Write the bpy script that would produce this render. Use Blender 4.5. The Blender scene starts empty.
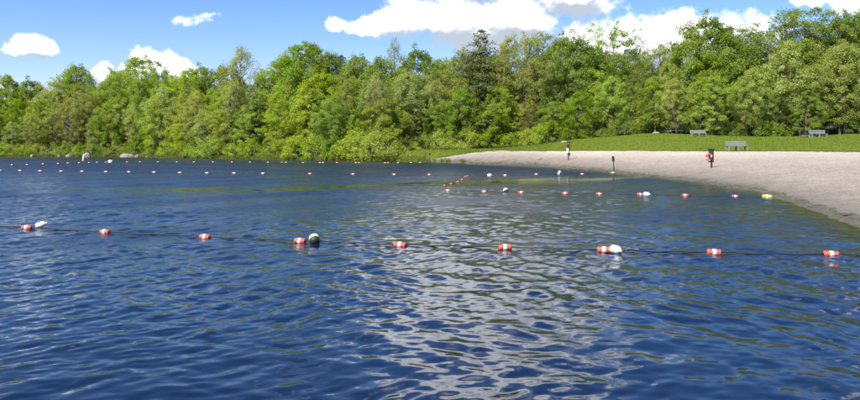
import bpy, bmesh, math, random
import numpy as np
from mathutils import Vector, Matrix, Euler

# ------------------------------------------------------------------ camera, sky, sun, exposure
scene = bpy.context.scene
C = scene.collection
CAM_H = 2.0          # eye height above the lake
F = 745.0            # focal length in photograph pixels (860 wide)
HOR = 147.0          # row of the horizon in the photograph
cam = bpy.data.cameras.new('camera'); cam_o = bpy.data.objects.new('camera', cam); C.objects.link(cam_o)
cam_o.location = (0, 0, CAM_H); cam_o.rotation_euler = (math.radians(90), 0, 0)
cam.sensor_width = 36; cam.lens = F/860*36; cam.shift_y = -(200-HOR)/860
cam.clip_start = 0.1; cam.clip_end = 9000
scene.camera = cam_o

SUN_DIR = Vector((-0.62, -0.72, 1.02)).normalized()     # towards the sun: left of and behind the camera, high
sun_el = math.asin(SUN_DIR.z); sun_az = math.atan2(SUN_DIR.x, SUN_DIR.y)
sl = bpy.data.lights.new('sun', 'SUN'); sl.energy = 5.0; sl.angle = math.radians(0.5); sl.color = (1.0, 0.955, 0.87)
so = bpy.data.objects.new('sun', sl); C.objects.link(so)
so.rotation_euler = (-SUN_DIR).to_track_quat('-Z', 'Y').to_euler()

scene.view_settings.view_transform = 'Standard'; scene.view_settings.look = 'None'
scene.view_settings.exposure = 0.98; scene.view_settings.gamma = 1.0
scene.view_settings.use_curve_mapping = False
scene.render.engine = 'CYCLES'
scene.cycles.max_bounces = 6; scene.cycles.diffuse_bounces = 3; scene.cycles.glossy_bounces = 3
scene.cycles.transmission_bounces = 3; scene.cycles.transparent_max_bounces = 4
scene.cycles.sample_clamp_indirect = 6
scene.cycles.use_denoising = True

world = bpy.data.worlds.new('World'); scene.world = world; world.use_nodes = True

def build_world():
    nt = world.node_tree; N = nt.nodes; L = nt.links; N.clear()
    # ---- a node group: direction-plane coordinates (x/y, z/y) -> cloud field (positive inside a cloud)
    P = lambda x, y, a, b, w=1.0: ((x-430)/F, (HOR-y)/F, a/F, b/F, w)
    puffs = [P(18,49,20,9), P(31,45,22,13), P(46,48,18,12),
             P(190,20,26,6,.34), P(207,15,14,6,.32),
             P(104,73,15,12), P(150,66,30,22), P(178,72,26,19), P(132,74,22,14),
             P(334,25,15,9), P(368,28,28,13), P(392,20,30,18), P(415,16,44,26), P(455,18,52,34), P(505,16,52,38),
             P(478,36,62,22), P(530,22,36,32),
             P(470,-28,120,42), P(520,-62,130,52), P(578,2,56,20,.85),
             P(592,48,46,38), P(630,46,58,38), P(676,42,58,42), P(718,46,48,38), P(752,34,46,26,.75),
             P(812,-2,30,10,.8), P(856,0,34,18)]
    g = bpy.data.node_groups.new('cloud_field', 'ShaderNodeTree')
    g.interface.new_socket('P', in_out='INPUT', socket_type='NodeSocketVector')
    g.interface.new_socket('Field', in_out='OUTPUT', socket_type='NodeSocketFloat')
    gi = g.nodes.new('NodeGroupInput'); go = g.nodes.new('NodeGroupOutput')
    def vm(op, a, b):
        n = g.nodes.new('ShaderNodeVectorMath'); n.operation = op
        for i, v in enumerate((a, b)):
            if v is None: continue
            if isinstance(v, (tuple, list)): n.inputs[i].default_value = v
            else: g.links.new(v, n.inputs[i])
        return n
    def m(op, a, b=None, c=None):
        n = g.nodes.new('ShaderNodeMath'); n.operation = op
        for i, v in enumerate((a, b, c)):
            if v is None: continue
            if isinstance(v, (int, float)): n.inputs[i].default_value = v
            else: g.links.new(v, n.inputs[i])
        return n.outputs[0]
    def noise(vec, scale, detail, rough=.55):
        n = g.nodes.new('ShaderNodeTexNoise'); n.inputs['Scale'].default_value = scale
        n.inputs['Detail'].default_value = detail; n.inputs['Roughness'].default_value = rough
        g.links.new(vec, n.inputs['Vector']); return n
    pin = gi.outputs[0]
    w1 = noise(pin, 26, 2)
    off = vm('MULTIPLY', vm('SUBTRACT', w1.outputs['Color'], (.5,.5,.5)).outputs[0], (.034,.022,0)).outputs[0]
    p = vm('ADD', pin, off).outputs[0]
    f = None
    for (x, y, a, b, w) in puffs:
        r = vm('LENGTH', vm('MULTIPLY', vm('SUBTRACT', p, (x, y, 0)).outputs[0], (1/a, 1/b, 0)).outputs[0], None).outputs['Value']
        v = m('MULTIPLY_ADD', r, -w, w)
        f = v if f is None else m('SMOOTH_MAX', f, v, .25)
    # scattered fair-weather clouds everywhere above the placed ones
    sep = g.nodes.new('ShaderNodeSeparateXYZ'); g.links.new(pin, sep.inputs[0])
    up = m('MULTIPLY', m('SUBTRACT', sep.outputs[1], .24), 8.0); up.node.use_clamp = True
    gen = noise(pin, 3.1, 3, .5)
    gf = m('SUBTRACT', m('MULTIPLY', m('SUBTRACT', gen.outputs['Fac'], .505), 4.0), m('MULTIPLY', m('SUBTRACT', 1.0, up), 3.0))
    f = m('SMOOTH_MAX', f, gf, .2)
    n1 = noise(pin, 58, 7, .64)
    f = m('ADD', f, m('MULTIPLY', m('SUBTRACT', n1.outputs['Fac'], .56), 1.0))
    g.links.new(f, go.inputs[0])

    sky = N.new('ShaderNodeTexSky'); sky.sky_type = 'NISHITA'; sky.sun_disc = False
    sky.sun_elevation = sun_el; sky.sun_rotation = sun_az
    sky.altitude = 300; sky.air_density = 1.0; sky.dust_density = 0.4; sky.ozone_density = 2.2
    tc = N.new('ShaderNodeTexCoord')
    sepd = N.new('ShaderNodeSeparateXYZ'); L.new(tc.outputs['Generated'], sepd.inputs[0])
    def M(op, a, b=None, c=None, clamp=False):
        n = N.new('ShaderNodeMath'); n.operation = op; n.use_clamp = clamp
        for i, v in enumerate((a, b, c)):
            if v is None: continue
            if isinstance(v, (int, float)): n.inputs[i].default_value = v
            else: L.new(v, n.inputs[i])
        return n.outputs[0]
    ay = M('MAXIMUM', M('ABSOLUTE', sepd.outputs[1]), .08)
    u = M('DIVIDE', sepd.outputs[0], ay); v = M('DIVIDE', sepd.outputs[2], ay)
    # behind the viewer the placed group is shifted away so only the scattered clouds go on there
    back = M('MULTIPLY', M('LESS_THAN', sepd.outputs[1], 0.0), 7.0)
    u = M('ADD', u, back)
    cmb = N.new('ShaderNodeCombineXYZ'); L.new(u, cmb.inputs[0]); L.new(v, cmb.inputs[1])
    f0 = N.new('ShaderNodeGroup'); f0.node_tree = g; L.new(cmb.outputs[0], f0.inputs[0])
    addv = N.new('ShaderNodeVectorMath'); addv.operation = 'ADD'; addv.inputs[1].default_value = (-.010, .017, 0)
    L.new(cmb.outputs[0], addv.inputs[0])
    f1 = N.new('ShaderNodeGroup'); f1.node_tree = g; L.new(addv.outputs[0], f1.inputs[0])
    alpha = N.new('ShaderNodeMapRange'); alpha.interpolation_type = 'SMOOTHSTEP'
    alpha.inputs['From Min'].default_value = 0.0; alpha.inputs['From Max'].default_value = .42
    L.new(f0.outputs[0], alpha.inputs['Value'])
    above = M('GREATER_THAN', sepd.outputs[2], 0.0)
    al = M('MULTIPLY', alpha.outputs[0], above)
    addw = N.new('ShaderNodeVectorMath'); addw.operation = 'ADD'; addw.inputs[1].default_value = (-.016, .042, 0)
    L.new(cmb.outputs[0], addw.inputs[0])
    f2 = N.new('ShaderNodeGroup'); f2.node_tree = g; L.new(addw.outputs[0], f2.inputs[0])
    diff = M('ADD', M('MULTIPLY', M('SUBTRACT', f0.outputs[0], f1.outputs[0]), .6), M('MULTIPLY', M('SUBTRACT', f0.outputs[0], f2.outputs[0]), .45))
    base = None                                   # thick, shaded cloud bases
    for (x, y, a, b, k) in ((505, 44, 70, 22, 1.1), (455, 40, 50, 13, .8), (578, 8, 48, 16, .9), (750, 38, 44, 22, .8), (385, 36, 40, 9, .5), (30, 58, 44, 12, 1.0), (150, 84, 60, 14, .8), (660, 66, 120, 16, .6), (334, 33, 16, 7, .7)):
        sb = N.new('ShaderNodeVectorMath'); sb.operation = 'SUBTRACT'; sb.inputs[1].default_value = ((x-430)/F, (HOR-y)/F, 0); L.new(cmb.outputs[0], sb.inputs[0])
        ml = N.new('ShaderNodeVectorMath'); ml.operation = 'MULTIPLY'; ml.inputs[1].default_value = (F/a, F/b, 0); L.new(sb.outputs[0], ml.inputs[0])
        ln = N.new('ShaderNodeVectorMath'); ln.operation = 'LENGTH'; L.new(ml.outputs[0], ln.inputs[0])
        v_ = M('MULTIPLY_ADD', ln.outputs['Value'], -k, k, True)
        base = v_ if base is None else M('MAXIMUM', base, v_)
    diff = M('SUBTRACT', diff, M('MULTIPLY', base, 1.0))
    lit = N.new('ShaderNodeMapRange'); lit.inputs['From Min'].default_value = -.48; lit.inputs['From Max'].default_value = .32
    L.new(diff, lit.inputs['Value'])
    cc = N.new('ShaderNodeMix'); cc.data_type = 'RGBA'
    cc.inputs['A'].default_value = (3.1, 3.5, 4.1, 1); cc.inputs['B'].default_value = (12.0, 12.0, 12.1, 1)
    L.new(M('POWER', lit.outputs[0], 1.6), cc.inputs['Factor'])
    hs = N.new('ShaderNodeHueSaturation'); hs.inputs['Saturation'].default_value = 1.30
    tint = N.new('ShaderNodeMix'); tint.data_type = 'RGBA'; tint.blend_type = 'MULTIPLY'; tint.inputs['Factor'].default_value = 1.0
    tint.inputs['B'].default_value = (.97, .90, 1.0, 1); L.new(sky.outputs[0], tint.inputs['A']); L.new(tint.outputs['Result'], hs.inputs['Color'])
    mix = N.new('ShaderNodeMix'); mix.data_type = 'RGBA'
    L.new(al, mix.inputs['Factor']); L.new(hs.outputs[0], mix.inputs['A']); L.new(cc.outputs['Result'], mix.inputs['B'])
    bg = N.new('ShaderNodeBackground'); bg.inputs['Strength'].default_value = 0.093
    L.new(mix.outputs['Result'], bg.inputs['Color'])
    out = N.new('ShaderNodeOutputWorld'); L.new(bg.outputs[0], out.inputs[0])
build_world()
world.cycles.sampling_method = 'MANUAL'; world.cycles.sample_map_resolution = 1024

# ------------------------------------------------------------------ helpers
rng = np.random.default_rng(7)
random.seed(7)

def tag(o, label=None, cat=None, group=None, kind=None):
    if label: o['label'] = label
    if cat: o['category'] = cat
    if group: o['group'] = group
    if kind: o['kind'] = kind
    return o

def link(name, me, mat=None, parent=None, loc=(0,0,0), rot=(0,0,0), scale=(1,1,1)):
    o = bpy.data.objects.new(name, me); C.objects.link(o)
    if mat is not None and me is not None and not me.materials: me.materials.append(mat)
    o.parent = parent; o.location = loc; o.rotation_euler = rot; o.scale = scale
    return o

def empty(name, loc, rz=0, s=(1,1,1), rot=None):
    o = bpy.data.objects.new(name, None); C.objects.link(o); o.empty_display_size = .2
    o.location = loc; o.rotation_euler = rot or (0,0,rz); o.scale = s
    return o

def copy_tree(o, parent=None):
    c = o.copy(); C.objects.link(c); c.parent = parent
    for ch in o.children: copy_tree(ch, c)
    return c

def mesh_np(name, verts, faces, smooth=True):
    """verts (n,3), faces (m,k) of one size k"""
    me = bpy.data.meshes.new(name)
    verts = np.asarray(verts, np.float32); faces = np.asarray(faces, np.int32)
    k = faces.shape[1]
    me.vertices.add(len(verts)); me.vertices.foreach_set('co', verts.ravel())
    me.loops.add(faces.size); me.loops.foreach_set('vertex_index', faces.ravel())
    me.polygons.add(len(faces))
    me.polygons.foreach_set('loop_start', np.arange(0, faces.size, k, dtype=np.int32))
    me.polygons.foreach_set('loop_total', np.full(len(faces), k, np.int32))
    if smooth: me.polygons.foreach_set('use_smooth', np.ones(len(faces), bool))
    me.update(calc_edges=True); me.validate()
    return me

def px_x(px, Y): return (px-430.0)/F*Y                    # world x of a photograph column at depth Y
def lake_y(py): return CAM_H*F/(py-HOR)                   # depth of a photograph row on the water
ORD = ['first','second','third','fourth','fifth','sixth','seventh','eighth','ninth','tenth','eleventh','twelfth',
       'thirteenth','fourteenth','fifteenth','sixteenth','seventeenth','eighteenth','nineteenth','twentieth']
TENS = ['', '', 'twenty','thirty','forty','fifty']
def ordinal(i):
    if i < 20: return ORD[i]
    t, u = divmod(i+1, 10)
    return {2:'twentieth',3:'thirtieth',4:'fortieth',5:'fiftieth'}[t] if u == 0 else TENS[t]+'-'+ORD[u-1]

# ------------------------------------------------------------------ materials
class Mat:
    def __init__(s, name):
        s.m = bpy.data.materials.new(name); s.m.use_nodes = True
        s.nt = s.m.node_tree; s.N = s.nt.nodes; s.L = s.nt.links
        s.b = s.N['Principled BSDF']; s.out = s.N['Material Output']
    def pos(s):
        n = s.N.new('ShaderNodeNewGeometry'); return n.outputs['Position']
    def obj(s):
        n = s.N.new('ShaderNodeTexCoord'); return n.outputs['Object']
    def noise(s, vec, scale, detail=4, rough=.55, dist=0):
        n = s.N.new('ShaderNodeTexNoise'); n.inputs['Scale'].default_value = scale; n.inputs['Detail'].default_value = detail
        n.inputs['Roughness'].default_value = rough; n.inputs['Distortion'].default_value = dist
        if vec is not None: s.L.new(vec, n.inputs['Vector'])
        return n.outputs['Fac']
    def ramp(s, fac, stops):
        n = s.N.new('ShaderNodeValToRGB'); e = n.color_ramp.elements
        while len(e) < len(stops): e.new(.5)
        for el, (p, c) in zip(e, stops):
            el.position = p; el.color = (*c, 1) if len(c) == 3 else c
        s.L.new(fac, n.inputs[0]); return n.outputs[0]
    def mix(s, fac, a, b, mode='MIX'):
        n = s.N.new('ShaderNodeMix'); n.data_type = 'RGBA'; n.blend_type = mode
        for k, v in (('Factor', fac), ('A', a), ('B', b)):
            if isinstance(v, (int, float)): n.inputs[k].default_value = v
            elif isinstance(v, tuple): n.inputs[k].default_value = (*v, 1) if len(v) == 3 else v
            else: s.L.new(v, n.inputs[k])
        return n.outputs['Result']
    def math(s, op, a, b=None, c=None, clamp=False):
        n = s.N.new('ShaderNodeMath'); n.operation = op; n.use_clamp = clamp
        for i, v in enumerate((a, b, c)):
            if v is None: continue
            if isinstance(v, (int, float)): n.inputs[i].default_value = v
            else: s.L.new(v, n.inputs[i])
        return n.outputs[0]
    def bump(s, h, strength, dist):
        n = s.N.new('ShaderNodeBump'); n.inputs['Strength'].default_value = strength; n.inputs['Distance'].default_value = dist
        s.L.new(h, n.inputs['Height']); s.L.new(n.outputs[0], s.b.inputs['Normal'])
    def col(s, c):
        if isinstance(c, tuple): s.b.inputs['Base Color'].default_value = (*c, 1)
        else: s.L.new(c, s.b.inputs['Base Color'])
    def set(s, **k):
        for kk, v in k.items():
            if isinstance(v, (int, float)): s.b.inputs[kk.replace('_', ' ')].default_value = v
            else: s.L.new(v, s.b.inputs[kk.replace('_', ' ')])

def mat_plain(name, c, rough=.6, var=.25, scale=30):
    m = Mat(name); n = m.noise(m.obj(), scale, 4)
    lo = tuple(x*(1-var) for x in c); hi = tuple(min(1, x*(1+var)) for x in c)
    m.col(m.ramp(n, [(.3, lo), (.7, hi)])); m.set(Roughness=rough)
    return m.m

def mat_leaf(name, base, tip, trans=.52, warm=(.16,.15,.03)):
    m = Mat(name)
    info = m.N.new('ShaderNodeObjectInfo')
    at = m.N.new('ShaderNodeAttribute'); at.attribute_name = 'tint'
    n = m.noise(m.obj(), .55, 3)
    f = m.math('ADD', m.math('MULTIPLY', at.outputs['Fac'], .65), m.math('MULTIPLY', m.math('SUBTRACT', n, .3), .9), clamp=True)
    c = m.mix(f, base, tip)
    hs = m.N.new('ShaderNodeHueSaturation'); m.L.new(c, hs.inputs['Color'])
    r = info.outputs['Random']
    m.L.new(m.math('MULTIPLY_ADD', r, .030, .474), hs.inputs['Hue'])
    r2 = m.math('FRACT', m.math('MULTIPLY', r, 17.3))
    m.L.new(m.math('MULTIPLY_ADD', r2, .34, 1.16), hs.inputs['Value'])
    r3 = m.math('FRACT', m.math('MULTIPLY', r, 41.7))
    m.L.new(m.math('MULTIPLY_ADD', r3, .22, .92), hs.inputs['Saturation'])
    c = hs.outputs[0]
    m.col(c); m.set(Roughness=.55); m.b.inputs['Specular IOR Level'].default_value = .35
    tr = m.N.new('ShaderNodeBsdfTranslucent')
    tcol = m.mix(1.0, c, (1.35, 1.40, .5), 'MULTIPLY'); m.L.new(tcol, tr.inputs['Color'])
    mx = m.N.new('ShaderNodeMixShader'); mx.inputs[0].default_value = trans
    m.L.new(m.b.outputs[0], mx.inputs[1]); m.L.new(tr.outputs[0], mx.inputs[2]); m.L.new(mx.outputs[0], m.out.inputs[0])
    return m.m

def mat_bark(name, a, b, scale=6):
    m = Mat(name); p = m.obj()
    mp = m.N.new('ShaderNodeMapping'); mp.inputs['Scale'].default_value = (1, 1, .25); m.L.new(p, mp.inputs[0])
    n = m.noise(mp.outputs[0], scale, 5)
    m.col(m.ramp(n, [(.3, a), (.68, b)])); m.set(Roughness=.9); m.bump(n, .6, .03)
    return m.m

M = {}
M['leaf_yellow'] = mat_leaf('leaf_yellow_green', (.130,.185,.018), (.260,.345,.044))
M['leaf_mid'] = mat_leaf('leaf_mid_green', (.098,.152,.018), (.195,.285,.038))
M['leaf_dark'] = mat_leaf('leaf_dark_green', (.072,.118,.018), (.150,.220,.034))
M['leaf_pale'] = mat_leaf('leaf_pale_silver', (.155,.195,.055), (.300,.345,.130))
M['leaf_olive'] = mat_leaf('leaf_olive_bronze', (.135,.158,.032), (.245,.290,.070))
M['needle'] = mat_leaf('needle_dark', (.036,.058,.016), (.085,.115,.028), .25)
M['needle_light'] = mat_leaf('needle_light', (.160,.205,.018), (.300,.350,.045), .4)
M['shrub'] = mat_leaf('leaf_shrub', (.130,.185,.020), (.265,.345,.046))
M['bark'] = mat_bark('bark_grey_brown', (.06,.05,.04), (.20,.175,.145))
M['bark_pale'] = mat_bark('bark_pale', (.22,.20,.17), (.58,.54,.47), 4)
M['dead'] = mat_bark('dead_wood_grey', (.16,.145,.125), (.36,.335,.30))

def mat_water():
    m = Mat('lake_water')
    at = m.N.new('ShaderNodeAttribute'); at.attribute_name = 'ripple'
    dp = m.N.new('ShaderNodeAttribute'); dp.attribute_name = 'depth'
    m.col(m.mix(dp.outputs['Fac'], (.040,.038,.026), (.0035,.0085,.024)))
    m.set(Roughness=at.outputs['Fac']); m.b.inputs['IOR'].default_value = 1.333
    p = m.pos(); mp = m.N.new('ShaderNodeMapping'); mp.inputs['Scale'].default_value = (.75, 1.25, 1); m.L.new(p, mp.inputs[0])
    gst = m.ramp(m.noise(p, .35, 3), [(.40, (.25,.25,.25)), (.62, (1,1,1))])
    m.bump(m.math('MULTIPLY', m.noise(mp.outputs[0], 9.5, 3, .5, .6), gst), .10, .02)
    return m.m

def mat_sand():
    m = Mat('beach_sand'); p = m.pos()
    big = m.noise(p, .16, 4, .6); mid = m.noise(p, 1.1, 5, .62); fine = m.noise(p, 9, 5, .7)
    dry = m.ramp(mid, [(.25, (.24,.198,.160)), (.5, (.335,.280,.232)), (.75, (.41,.350,.294))])
    dry = m.mix(m.math('MULTIPLY', big, .55), dry, (.265,.224,.196))
    upa = m.N.new('ShaderNodeAttribute'); upa.attribute_name = 'upper'
    pale = m.math('ADD', m.math('MULTIPLY', m.math('SUBTRACT', big, .5), .5), upa.outputs['Fac'])
    dry = m.mix(m.ramp(pale, [(.55, (0,0,0)), (.95, (1,1,1))]), dry, (.45,.395,.325))
    spec = m.ramp(fine, [(.36, (.58,.55,.52)), (.50, (.96,.96,.96)), (.66, (1.18,1.18,1.18))])
    dry = m.mix(1.0, dry, spec, 'MULTIPLY')
    at = m.N.new('ShaderNodeAttribute'); at.attribute_name = 'shore'       # metres inland from the water line
    edge = m.math('ADD', at.outputs['Fac'], m.math('MULTIPLY', m.math('SUBTRACT', mid, .5), 3.6))
    wet = m.ramp(m.math('DIVIDE', edge, 12.0, clamp=True), [(.02, (0,0,0)), (.10, (.30,.30,.30)), (.34, (.52,.52,.52)), (.95, (1,1,1))])
    c = m.mix(wet, (.085,.078,.060), dry)
    # dark weed line thrown up by the water
    wl = m.math('SUBTRACT', 1.0, m.math('ABSOLUTE', m.math('MULTIPLY', m.math('SUBTRACT', edge, 1.1), .6)), clamp=True)
    weed = m.math('MULTIPLY', wl, m.ramp(m.noise(p, 2.3, 5, .7), [(.42, (0,0,0)), (.54, (1,1,1))]))
    c = m.mix(m.math('MULTIPLY', weed, .75), c, (.035,.036,.020))
    m.col(c); m.set(Roughness=.9)
    h = m.math('ADD', m.math('MULTIPLY', mid, .6), m.math('MULTIPLY', fine, .5)); m.bump(h, 1.0, .26)
    return m.m

def mat_lawn():
    m = Mat('lawn_grass'); p = m.pos()
    a = m.noise(p, .10, 4, .6); b = m.noise(p, 1.3, 5, .65); c3 = m.noise(p, 12, 4, .7)
    c = m.ramp(b, [(.3, (.098,.135,.010)), (.55, (.125,.166,.013)), (.8, (.165,.20,.022))])
    c = m.mix(m.math('MULTIPLY', m.ramp(a, [(.38, (0,0,0)), (.62, (1,1,1))]), .55), c, (.115,.150,.020))
    m.col(m.mix(.6, c, m.ramp(c3, [(.3, (.5,.5,.5)), (.7, (1.2,1.2,1.2))]), 'MULTIPLY')); m.set(Roughness=.95)
    m.b.inputs['Specular IOR Level'].default_value = .1
    m.bump(c3, .9, .10)
    return m.m

def mat_floor():
    m = Mat('forest_floor'); p = m.pos(); n = m.noise(p, .8, 6, .65)
    m.col(m.ramp(n, [(.3, (.028,.032,.012)), (.55, (.05,.055,.018)), (.8, (.085,.072,.035))])); m.set(Roughness=.95); m.bump(n, .8, .3)
    return m.m

def mat_blades(name, a, b):
    m = Mat(name); n = m.noise(m.pos(), .5, 4, .6)
    m.col(m.ramp(n, [(.3, a), (.7, b)])); m.set(Roughness=.8); m.b.inputs['Specular IOR Level'].default_value = .2
    tr = m.N.new('ShaderNodeBsdfTranslucent'); tr.inputs['Color'].default_value = (*b, 1)
    mx = m.N.new('ShaderNodeMixShader'); mx.inputs[0].default_value = .35
    m.L.new(m.b.outputs[0], mx.inputs[1]); m.L.new(tr.outputs[0], mx.inputs[2]); m.L.new(mx.outputs[0], m.out.inputs[0])
    return m.m

M['water'] = mat_water(); M['sand'] = mat_sand(); M['lawn'] = mat_lawn(); M['floor'] = mat_floor()
M['blades'] = mat_blades('grass_blades', (.10,.15,.014), (.16,.21,.028))
M['sedge'] = mat_blades('shore_sedge', (.09,.125,.016), (.19,.225,.045))
M['float_red'] = mat_plain('float_orange_red', (.37,.066,.036), .55, .4, 18)
M['float_faded'] = mat_plain('float_faded_orange', (.36,.150,.095), .6, .2, 18)
M['float_white'] = mat_plain('float_white', (.48,.46,.42), .5, .12, 25)
M['float_yellow'] = mat_plain('float_yellow', (.30,.31,.015), .5, .2, 18)
M['jug'] = mat_plain('jug_white_plastic', (.60,.60,.59), .4, .06, 12)
M['slime'] = mat_plain('algae_dark', (.016,.018,.010), .6, .5, 20)
M['rope'] = mat_plain('wet_rope', (.012,.011,.010), .8, .4, 10)
M['post_dark'] = mat_plain('post_dark_green', (.018,.024,.018), .6, .4, 14)
M['post_wood'] = mat_plain('post_brown_wood', (.13,.085,.055), .85, .35, 20)
M['ring_red'] = mat_plain('ring_red', (.42,.045,.022), .5, .15, 14)
M['bench_wood'] = mat_plain('bench_weathered_grey', (.15,.155,.155), .85, .25, 9)
M['bench_leg'] = mat_plain('bench_concrete_leg', (.17,.17,.16), .9, .2, 12)
M['rock'] = mat_plain('boulder_granite', (.20,.18,.16), .9, .35, 3.2)
M['white_paint'] = mat_plain('marker_white_paint', (.58,.57,.54), .5, .08, 10)

# ------------------------------------------------------------------ the land, as profiles along each bearing
SHORE = np.array([(-900,158.5),(-400,156.6),(-150,156.7),(0,156.9),(60,156.9),(130,157.1),(200,158.4),(300,160.0),(400,161.4),(435,162.2),(470,163.6),
                  (540,166.2),(600,171.0),(640,175.6),(700,182.5),(760,192.5),(800,205),(830,215),(860,227),(930,256),(1020,300),(1250,400),(1900,700)], float)
LAWN = np.array([(-900,0),(435,0)], float)     # placeholder, see profile()
def sh(px):
    b = lake_y(np.interp(px, SHORE[:,0], SHORE[:,1])); x = (np.asarray(px)-430)/F*b
    return b+.22*np.sin(x*1.9+.7*np.sin(x*.8))+.10*np.sin(x*5.3+1)+.30*np.sin(x*.55)
LE_px = [425, 440, 460, 480, 500, 540, 600, 700, 740, 860, 1000, 1250, 1900]
LE_y  = [160.6, 157.4, 154.0, 151.6, 150.6, 150.5, 150.7, 151.0, 151.2, 152.0, 153.0, 155, 160]
LE_Y  = [101.5, 100, 98, 95, 92, 87, 80, 69, 66.5, 60, 54, 44, 30]
TL_px = [385, 400, 430, 470, 500, 540, 560, 600, 640, 670, 700, 760, 800, 860, 1000, 1250, 1900]
TL_y  = [157.5, 152, 149.5, 149, 148.2, 145, 142, 137.5, 134.0, 134.5, 135.8, 137, 137, 135, 134, 131, 120]
TL_Y  = [111, 112, 113, 112, 111, 109, 108, 105, 100, 96, 94, 91, 90, 88, 80, 68, 50]
def profile(px):
    """(Y, z) knots of the ground going away from the viewer along one bearing"""
    s = float(sh(px)); k = []
    w = min(1.0, s*.03+.3)
    k += [(s*.35, -2.6), (s*.82, -1.4), (s-2.2*w, -.22), (s, 0.0)]
    if px >= 425:
        Y = float(np.interp(px, LE_px, LE_Y)); z = CAM_H-(float(np.interp(px, LE_px, LE_y))-HOR)*Y/F
        k.append((max(Y, s+.6), max(z, .05)))
    if px >= 385:
        Y = float(np.interp(px, TL_px, TL_Y)); z = CAM_H-(float(np.interp(px, TL_px, TL_y))-HOR)*Y/F
        k.append((max(Y, s+2.5), max(z, .3)))
    else:
        k.append((s+2.5, .45))
    Y, z = k[-1]
    k += [(Y+25, z+1.3), (Y+90, z+5.0), (600, z+9), (2200, z+9), (7000, z+9)]
    return k
def ground_z(X, Y):
    px = 430+F*X/max(Y, .1); k = profile(px)
    return float(np.interp(Y, [a for a, b in k], [b for a, b in k]))
def tree_line(px):
    return float(sh(px))+2.5 if px < 385 else [a for a, b in profile(px)][5 if px >= 425 else 4]

def wob(X, Y, a=1.0):
    return a*(np.sin(X*.9+1.3*np.sin(Y*.31))*np.cos(Y*.7+.8*np.sin(X*.4))*.6+np.sin(X*2.3+Y*1.1)*.25+np.sin(X*.27-Y*.21)*.8)

def strip(name, cols, rows, lo, hi, dz, mat, bumpiness=0.02, shore_attr=False):
    """sheet between two distances lo(px), hi(px) following the ground profile"""
    V = []; S = []; U = []
    t = np.linspace(0, 1, rows)
    for px in cols:
        k = profile(px); ky = [a for a, b in k]; kz = [b for a, b in k]
        Y = lo(px)+(hi(px)-lo(px))*t; X = (px-430)/F*Y
        z = np.interp(Y, ky, kz)+dz+wob(X, Y, bumpiness)*np.clip((Y-sh(px))/4, 0, 1)
        if shore_attr:      # trodden hollows in the sand
            d = np.sin(X*4.1+1.7*np.sin(Y*1.3))*np.sin(Y*3.7+1.9*np.sin(X*1.1))+.7*np.sin(X*7.3+Y*2.2+np.sin(Y*2))*np.sin(Y*6.1-X*1.7)
            z = z+.024*d*np.clip((Y-sh(px)-1)/3, 0, 1)*np.clip((hi(px)-Y)/1.0, 0, 1)
        V.append(np.stack([X, Y, z], 1)); S.append(Y-sh(px)); U.append(t)
    n = len(cols); V = np.concatenate(V)
    i, j = np.meshgrid(np.arange(n-1), np.arange(rows-1), indexing='ij'); a = (i*rows+j).ravel()
    faces = np.stack([a, a+rows, a+rows+1, a+1], 1)
    me = mesh_np(name, V, faces)
    if shore_attr:
        at = me.attributes.new('shore', 'FLOAT', 'POINT'); at.data.foreach_set('value', np.concatenate(S).astype(np.float32))
        at = me.attributes.new('upper', 'FLOAT', 'POINT'); at.data.foreach_set('value', np.concatenate(U).astype(np.float32))
    return link(name, me, mat)

# ground: one sheet from the lake bed to the horizon
cols = np.concatenate([np.linspace(-900, -60, 30), np.linspace(-50, 910, 200), np.linspace(930, 1900, 30)])
V = []; nk = 14
for px in cols:
    k = profile(px); s = float(sh(px))
    Ys = sorted([a for a, b in k]+[s+.5, s+1.2])
    tl = tree_line(px)
    Ys = np.array(list(np.linspace(s*.35, s, 5))+list(np.linspace(s, tl, 8)[1:])+list(np.linspace(tl, tl+90, 8)[1:])+[600, 2200, 7000])
    z = np.interp(Ys, [a for a, b in k], [b for a, b in k])
    z = z - .06*(px >= 385)*(Ys < tl+.5)
    X = (px-430)/F*Ys
    V.append(np.stack([X, Ys, z], 1)); rows = len(Ys)
V = np.concatenate(V); n = len(cols)
i, j = np.meshgrid(np.arange(n-1), np.arange(rows-1), indexing='ij'); a = (i*rows+j).ravel()
tag(link('ground', mesh_np('ground', V, np.stack([a, a+rows, a+rows+1, a+1], 1)), M['floor']), 'dark leafy forest floor and lake bed', None, None, 'structure')

kb = lambda px: float(np.interp(px, LE_px, LE_Y))
bc = np.concatenate([np.linspace(425, 920, 270), np.linspace(940, 1900, 40)])
le = lambda px: max(kb(px), float(sh(px))+.6)
beach = strip('beach', bc, 210, lambda p: float(sh(p))-2.2, le, 0.0, M['sand'], .03, True)
tag(beach, 'pale grey-tan sand beach sloping into the lake', None, None, 'structure')
lc = np.concatenate([np.linspace(385, 424.9, 30), np.linspace(425, 920, 180), np.linspace(940, 1900, 30)])
lawn = strip('lawn', lc, 40, lambda p: le(p)-.25 if p >= 425 else float(sh(p))-.1, lambda p: tree_line(p)+1.5, 0.03, M['lawn'], .05)
tag(lawn, 'mown green lawn between the beach and the woods', None, None, 'structure')

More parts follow.
